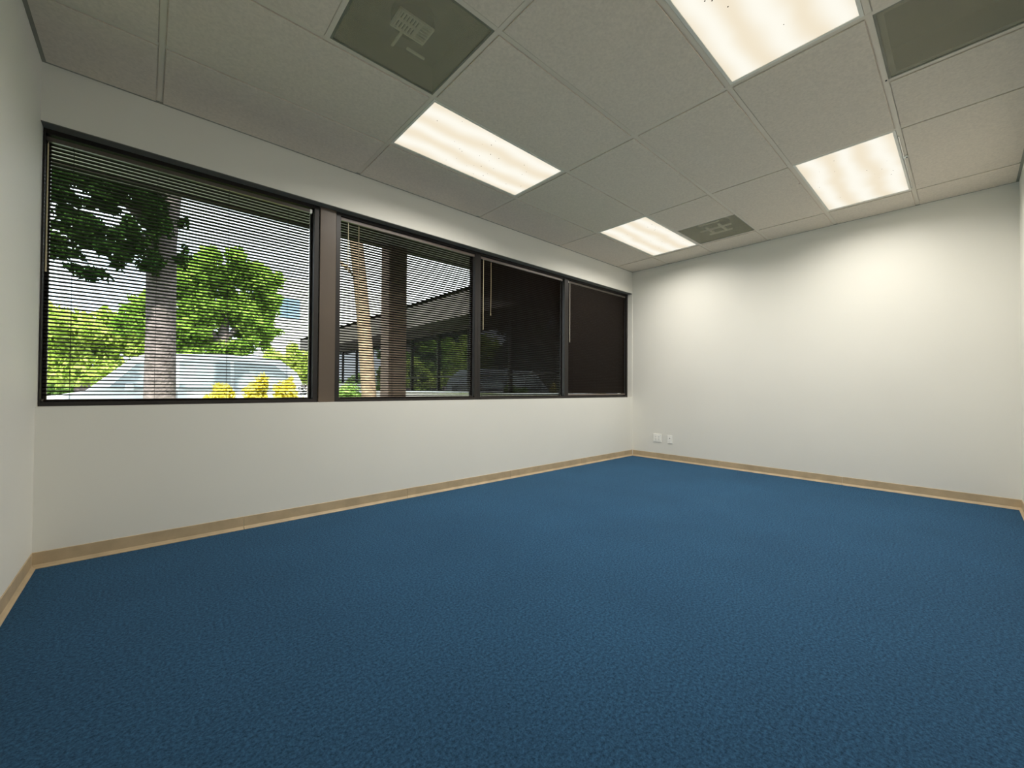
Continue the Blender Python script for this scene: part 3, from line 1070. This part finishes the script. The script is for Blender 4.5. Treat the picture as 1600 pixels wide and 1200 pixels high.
# lit trees beyond the parking
tree('shade_tree', (-1.8, 22, GZ), 'low yellow-green tree mass beyond the parking, left of the big trunk',
     [(-1.8, 22, GZ), (-1.8, 22, 1.5), (-1.7, 22, 3.0)], [0.25, 0.2, 0.12],
     [(-3.2, 22, 2.6, 1.5, 1.5, 1.3), (-2.2, 22, 2.9, 1.3, 1.5, 1.35), (-1.2, 22.3, 3.0, 1.3, 1.5, 1.45), (-0.2, 22, 2.9, 1.2, 1.5, 1.4), (-4.8, 23, 3.0, 1.6, 1.5, 1.6), (-6.8, 23, 3.4, 1.9, 1.5, 2.2),
      (-2.0, 21.5, 1.6, 2.6, 1.2, 1.0)],
     26000, 0.13, 'leaf_lime', 'bark', 2)
tree('leafy_tree', (2.0, 18, GZ), 'tall bright green tree right of the big trunk, seen through the left blind',
     [(2.0, 18, GZ), (2.0, 18, 2), (2.1, 18, 4)], [0.26, 0.2, 0.12],
     [(0.9, 18, 4.6, 0.95, 1.0, 0.95), (1.7, 18, 4.9, 1.0, 1.1, 0.95), (2.6, 18, 5.2, 0.95, 1.1, 0.92), (3.2, 18, 4.9, 0.75, 1.0, 0.95), (1.4, 18, 3.6, 1.4, 1.2, 0.9), (2.6, 18, 3.9, 1.0, 1.2, 0.9),
      (1.0, 18, 2.8, 1.0, 1.0, 0.6), (2.9, 18, 3.0, 0.5, 1.0, 0.5), (-0.1, 18.6, 3.4, 0.9, 1.0, 1.2), (3.5, 18, 4.2, 0.6, 1.0, 0.9), (3.3, 18, 3.2, 0.6, 1.0, 0.7), (2.2, 18, 2.4, 1.2, 0.8, 0.45), (0.6, 18, 2.2, 0.8, 0.8, 0.5), (0.5, 18, 5.0, 0.6, 0.8, 0.6)],
     34000, 0.11, 'leaf_mid', 'bark', 3,
     branches=[([(2.05, 18, 2.4), (1.5, 18, 3.2), (1.0, 18, 4.0)], [0.11, 0.08, 0.04]), ([(2.05, 18, 2.6), (2.6, 18, 3.4), (3.0, 18, 4.4)], [0.11, 0.08, 0.04])])
tree('small_tree', (4.3, 15.5, GZ), 'pale green small tree in front of the cream building',
     [(4.3, 15.5, GZ), (4.3, 15.5, 1.6)], [0.09, 0.05],
     [(3.2, 15.5, 1.7, 0.75, 0.6, 0.75), (4.0, 15.5, 1.6, 0.7, 0.6, 0.85), (2.5, 15.6, 1.35, 0.5, 0.5, 0.5)],
     9000, 0.085, 'leaf_lime', 'bark', 4)
# tall dark trees further left: only their reflection shows, in the wing's tinted glass
refl = ['shortest of the tall dark trees mirrored in the wing glass', 'tall dark tree mirrored in the wing glass, middle of the row',
        'broad dark tree mirrored in the wing glass near the far corner', 'tallest spreading dark tree far off, mirrored in the wing glass',
        'dark tree far behind the others, mirrored in the wing glass']
for q, (tx, ty, th) in enumerate(((-7.5, 20.0, 6.0), (-11.5, 23.0, 7.5), (-14.5, 19.5, 6.5), (-19.0, 27.0, 8.5), (-8.5, 30.0, 9.0))):
    tree('tall_tree', (tx, ty, GZ), refl[q],
         [(tx, ty, GZ), (tx, ty, th * 0.4)], [0.25, 0.16],
         [(tx - 1.2, ty, th * 0.55, 1.7, 1.5, th * 0.25), (tx + 1.1, ty, th * 0.5, 1.6, 1.5, th * 0.28), (tx, ty, th * 0.78, 1.6, 1.5, th * 0.22), (tx, ty, th * 0.25, 2.2, 1.5, th * 0.2)],
         9000, 0.17, 'leaf_dark', 'bark', 40 + q, group='tall trees reflected in the wing glass')
# leaning tan trunk behind the second blind
tree('leaning_tree', (2.93, 7.0, GZ), 'leaning tan tree trunk left of the column, seen through the second blind',
     [(2.93, 7.0, GZ), (2.90, 7.0, 0.9), (2.78, 7.0, 2.3), (2.66, 7.0, 3.4), (2.52, 7.0, 4.6)], [0.17, 0.125, 0.115, 0.11, 0.10],
     [(2.3, 7.2, 5.6, 1.1, 1.0, 0.7), (3.2, 7.4, 5.9, 1.0, 1.0, 0.7)],
     3500, 0.06, 'leaf_dark', 'bark_tan', 5,
     branches=[([(2.72, 7.0, 2.75), (2.5, 6.95, 2.98), (2.2, 6.9, 3.15)], [0.05, 0.035, 0.02])])


def bush(name, base, label, blobs, n, size, leafm, seed, cat='shrub', group=None):
    root = empty(name, base)
    tag(root, label, cat, group)
    rel = [(b[0] - base[0], b[1] - base[1], b[2] - base[2], b[3], b[4], b[5]) for b in blobs]
    leaves_mesh('foliage', rel, n, size, leafm, root, seed)
    bm = bmesh.new()
    for q in range(5):
        a = q * 1.3
        add_tube(bm, [(0.03 * math.cos(a), 0.03 * math.sin(a), 0), (0.12 * math.cos(a), 0.12 * math.sin(a), 0.5)], [0.012, 0.006], 5)
    obj('stems', bm, 'bark', root)
    return root


bush('yellow_shrub', (0.95, 7.7, GZ), 'small yellow-leaved shrub just right of the big trunk',
     [(0.86, 7.7, 0.78, 0.24, 0.2, 0.26), (0.90, 7.7, 0.2, 0.22, 0.2, 0.35)], 1600, 0.06, 'leaf_yellow', 11, group='yellow shrubs')
bush('yellow_shrub', (1.42, 8.0, GZ), 'taller wide yellow-leaved shrub, second to the right of the big trunk',
     [(1.36, 8.0, 0.86, 0.27, 0.2, 0.30), (1.4, 8.0, 0.2, 0.24, 0.2, 0.35)], 2000, 0.06, 'leaf_yellow', 12, group='yellow shrubs')
bush('yellow_shrub', (1.98, 8.5, GZ), 'yellow-leaved shrub nearest the brown mullion cover',
     [(1.88, 8.5, 0.92, 0.28, 0.2, 0.26), (2.08, 8.5, 0.64, 0.2, 0.2, 0.28), (1.98, 8.5, 0.2, 0.25, 0.2, 0.35)], 2000, 0.06, 'leaf_yellow', 13, group='yellow shrubs')
bush('clipped_shrub', (3.25, 9.0, GZ), 'bright green shrub at the foot of the second window, left of the tan trunk',
     [(3.05, 9.0, 0.72, 0.35, 0.4, 0.42), (3.5, 9.0, 0.66, 0.4, 0.4, 0.36), (3.3, 9.0, 0.2, 0.6, 0.4, 0.45)], 4500, 0.05, 'leaf_hedge', 14)
o = boxo('concrete_planter', (3.15, 4.2, 10.6, 10.9, GZ, 1.08), 'curb')
tag(o, 'pale low concrete wall behind the green shrub', 'wall')

# lawn strip between building and parking
root = empty('lawn', (0, 6.6, GZ))
struct(root, 'strip of lawn between the office and the parking', 'lawn')
boxo('soil', (-7.5, 5.5, -1.6, 2.9, 0, 0.05), 'lawn', root)
boxo('curb', (-7.5, 4.9, 2.9, 3.05, 0, 0.14), 'curb', root)
rg = np.random.default_rng(5)
n = 12000
c = np.stack([rg.uniform(-3, 5.4, n), rg.uniform(-1.5, 2.85, n), np.full(n, 0.05)], 1)
a = rg.uniform(0, 6.28, n)
dx = np.stack([np.cos(a) * 0.006, np.sin(a) * 0.006, np.zeros(n)], 1)
tip = np.stack([rg.normal(0, 0.02, n), rg.normal(0, 0.02, n), rg.uniform(0.04, 0.09, n)], 1)
v = np.stack([c - dx, c + dx, c + tip], 1).reshape(-1, 3)
me = bpy.data.meshes.new('grass')
me.from_pydata(v.tolist(), [], np.arange(n * 3).reshape(-1, 3).tolist())
me.materials.append(M['grass'])
o = bpy.data.objects.new('grass', me)
C.objects.link(o)
o.parent = root
o['kind'] = 'stuff'

# silver minivan parked beyond the big trunk, side on
def minivan(cx, cy, gz):
    root = empty('parked_minivan', (cx, cy, gz))
    tag(root, 'pale silver minivan parked side-on behind the big trunk', 'car')
    # body: side profile (x,z) extruded across, nose to the left
    W = 0.92
    prof = [(-2.40, 0.38), (-2.44, 0.72), (-2.30, 0.95), (-1.62, 1.08), (-0.95, 1.78), (-0.70, 1.88), (0.6, 1.93), (1.75, 1.88), (2.15, 1.55), (2.36, 1.05), (2.40, 0.45), (2.2, 0.34),
            (1.86, 0.34), (1.80, 0.55), (1.62, 0.70), (1.38, 0.72), (1.18, 0.60), (1.08, 0.34),
            (-1.10, 0.34), (-1.18, 0.58), (-1.36, 0.70), (-1.60, 0.72), (-1.80, 0.58), (-1.88, 0.34)]
    bm = bmesh.new()
    add_prism(bm, prof, 'y', -W, W)
    # lean the glasshouse in
    for vtx in bm.verts:
        if vtx.co.z > 1.1:
            vtx.co.y *= 1 - 0.16 * (vtx.co.z - 1.1) / 0.8
    b = obj('body', bm, 'paint_silver', root, bevel=0.04)

    def side_glass(pts):
        bm = bmesh.new()
        for s in (-1, 1):
            A = []
            B = []
            for x, z in pts:
                yy = s * (W * (1 - 0.16 * max(0, z - 1.1) / 0.8))
                A.append(bm.verts.new((x, yy + s * 0.004, z)))
                B.append(bm.verts.new((x, yy - s * 0.004, z)))
            bm.faces.new(A)
            bm.faces.new(B[::-1])
            for q in range(len(pts)):
                r = (q + 1) % len(pts)
                bm.faces.new((A[q], A[r], B[r], B[q]))
        return obj('side_window', bm, 'car_glass', root)
    side_glass([(-1.30, 1.14), (-0.86, 1.68), (-0.28, 1.74), (-0.28, 1.14)])
    side_glass([(-0.20, 1.14), (-0.20, 1.75), (0.72, 1.77), (0.72, 1.14)])
    side_glass([(0.80, 1.14), (0.80, 1.77), (1.62, 1.74), (1.92, 1.48), (2.0, 1.16)])
    for x in (-1.48, 1.49):
        for s in (-1, 1):
            bm = bmesh.new()
            add_tube(bm, [(x, s * 0.70, 0.32), (x, s * 0.91, 0.32)], 0.32, 24)
            wv = obj('wheel', bm, 'tyre', root)
            bm = bmesh.new()
            add_tube(bm, [(x, s * 0.905, 0.32), (x, s * 0.925, 0.32)], 0.20, 16)
            obj('hubcap', bm, 'hub', wv)
    for s in (-1, 1):
        bm = bmesh.new()
        add_box(bm, 2.22, 2.40, s * 0.80 - 0.08, s * 0.80 + 0.08, 0.95, 1.25)
        obj('tail_lamp', bm, 'lamp_red', root)
        bm = bmesh.new()
        add_box(bm, -1.05, -0.92, s * 1.0 - 0.07, s * 1.0 + 0.07, 1.10, 1.24)
        obj('wing_mirror', bm, 'paint_silver', root, bevel=0.02)
    for x in (-0.24, 0.76):
        bm = bmesh.new()
        add_box(bm, x - 0.004, x + 0.004, -W - 0.002, -W + 0.004, 0.45, 1.10)
        obj('door_seam', bm, 'dark_slot', root)
    return root


minivan(0.72, 12.3, GZ)

# cream building far behind
b = empty('cream_building', (9.0, 27.0, GZ))
tag(b, 'cream building with a blue window, behind the right edge of the leftmost window', 'building')
boxo('walls', (-3.6, 5.0, 0, 4, 0, 7.6), 'cream_wall', b)
boxo('roof', (-3.62, 5.02, -0.02, 4.02, 7.6, 7.75), 'cream_wall', b)
for x in (-3.3,):
    for z in (1.4, 5.3):
        f = boxo('window_frame', (x, x + 1.2, -0.05, 0.02, z, z + 1.3), 'curb', b)
        boxo('pane', (x + 0.06, x + 1.14, -0.07, -0.045, z + 0.06, z + 1.24), 'blue_window', f)
# hedge closing the view at ground level beyond the parking
bush('clipped_hedge', (0, 26, GZ), 'long pale green hedge beyond the parking, under the trees',
     [(x, 26, 0.9, 1.6, 0.8, 1.3) for x in range(-7, 4, 2)], 22000, 0.13, 'leaf_hedge', 21, cat='hedge')
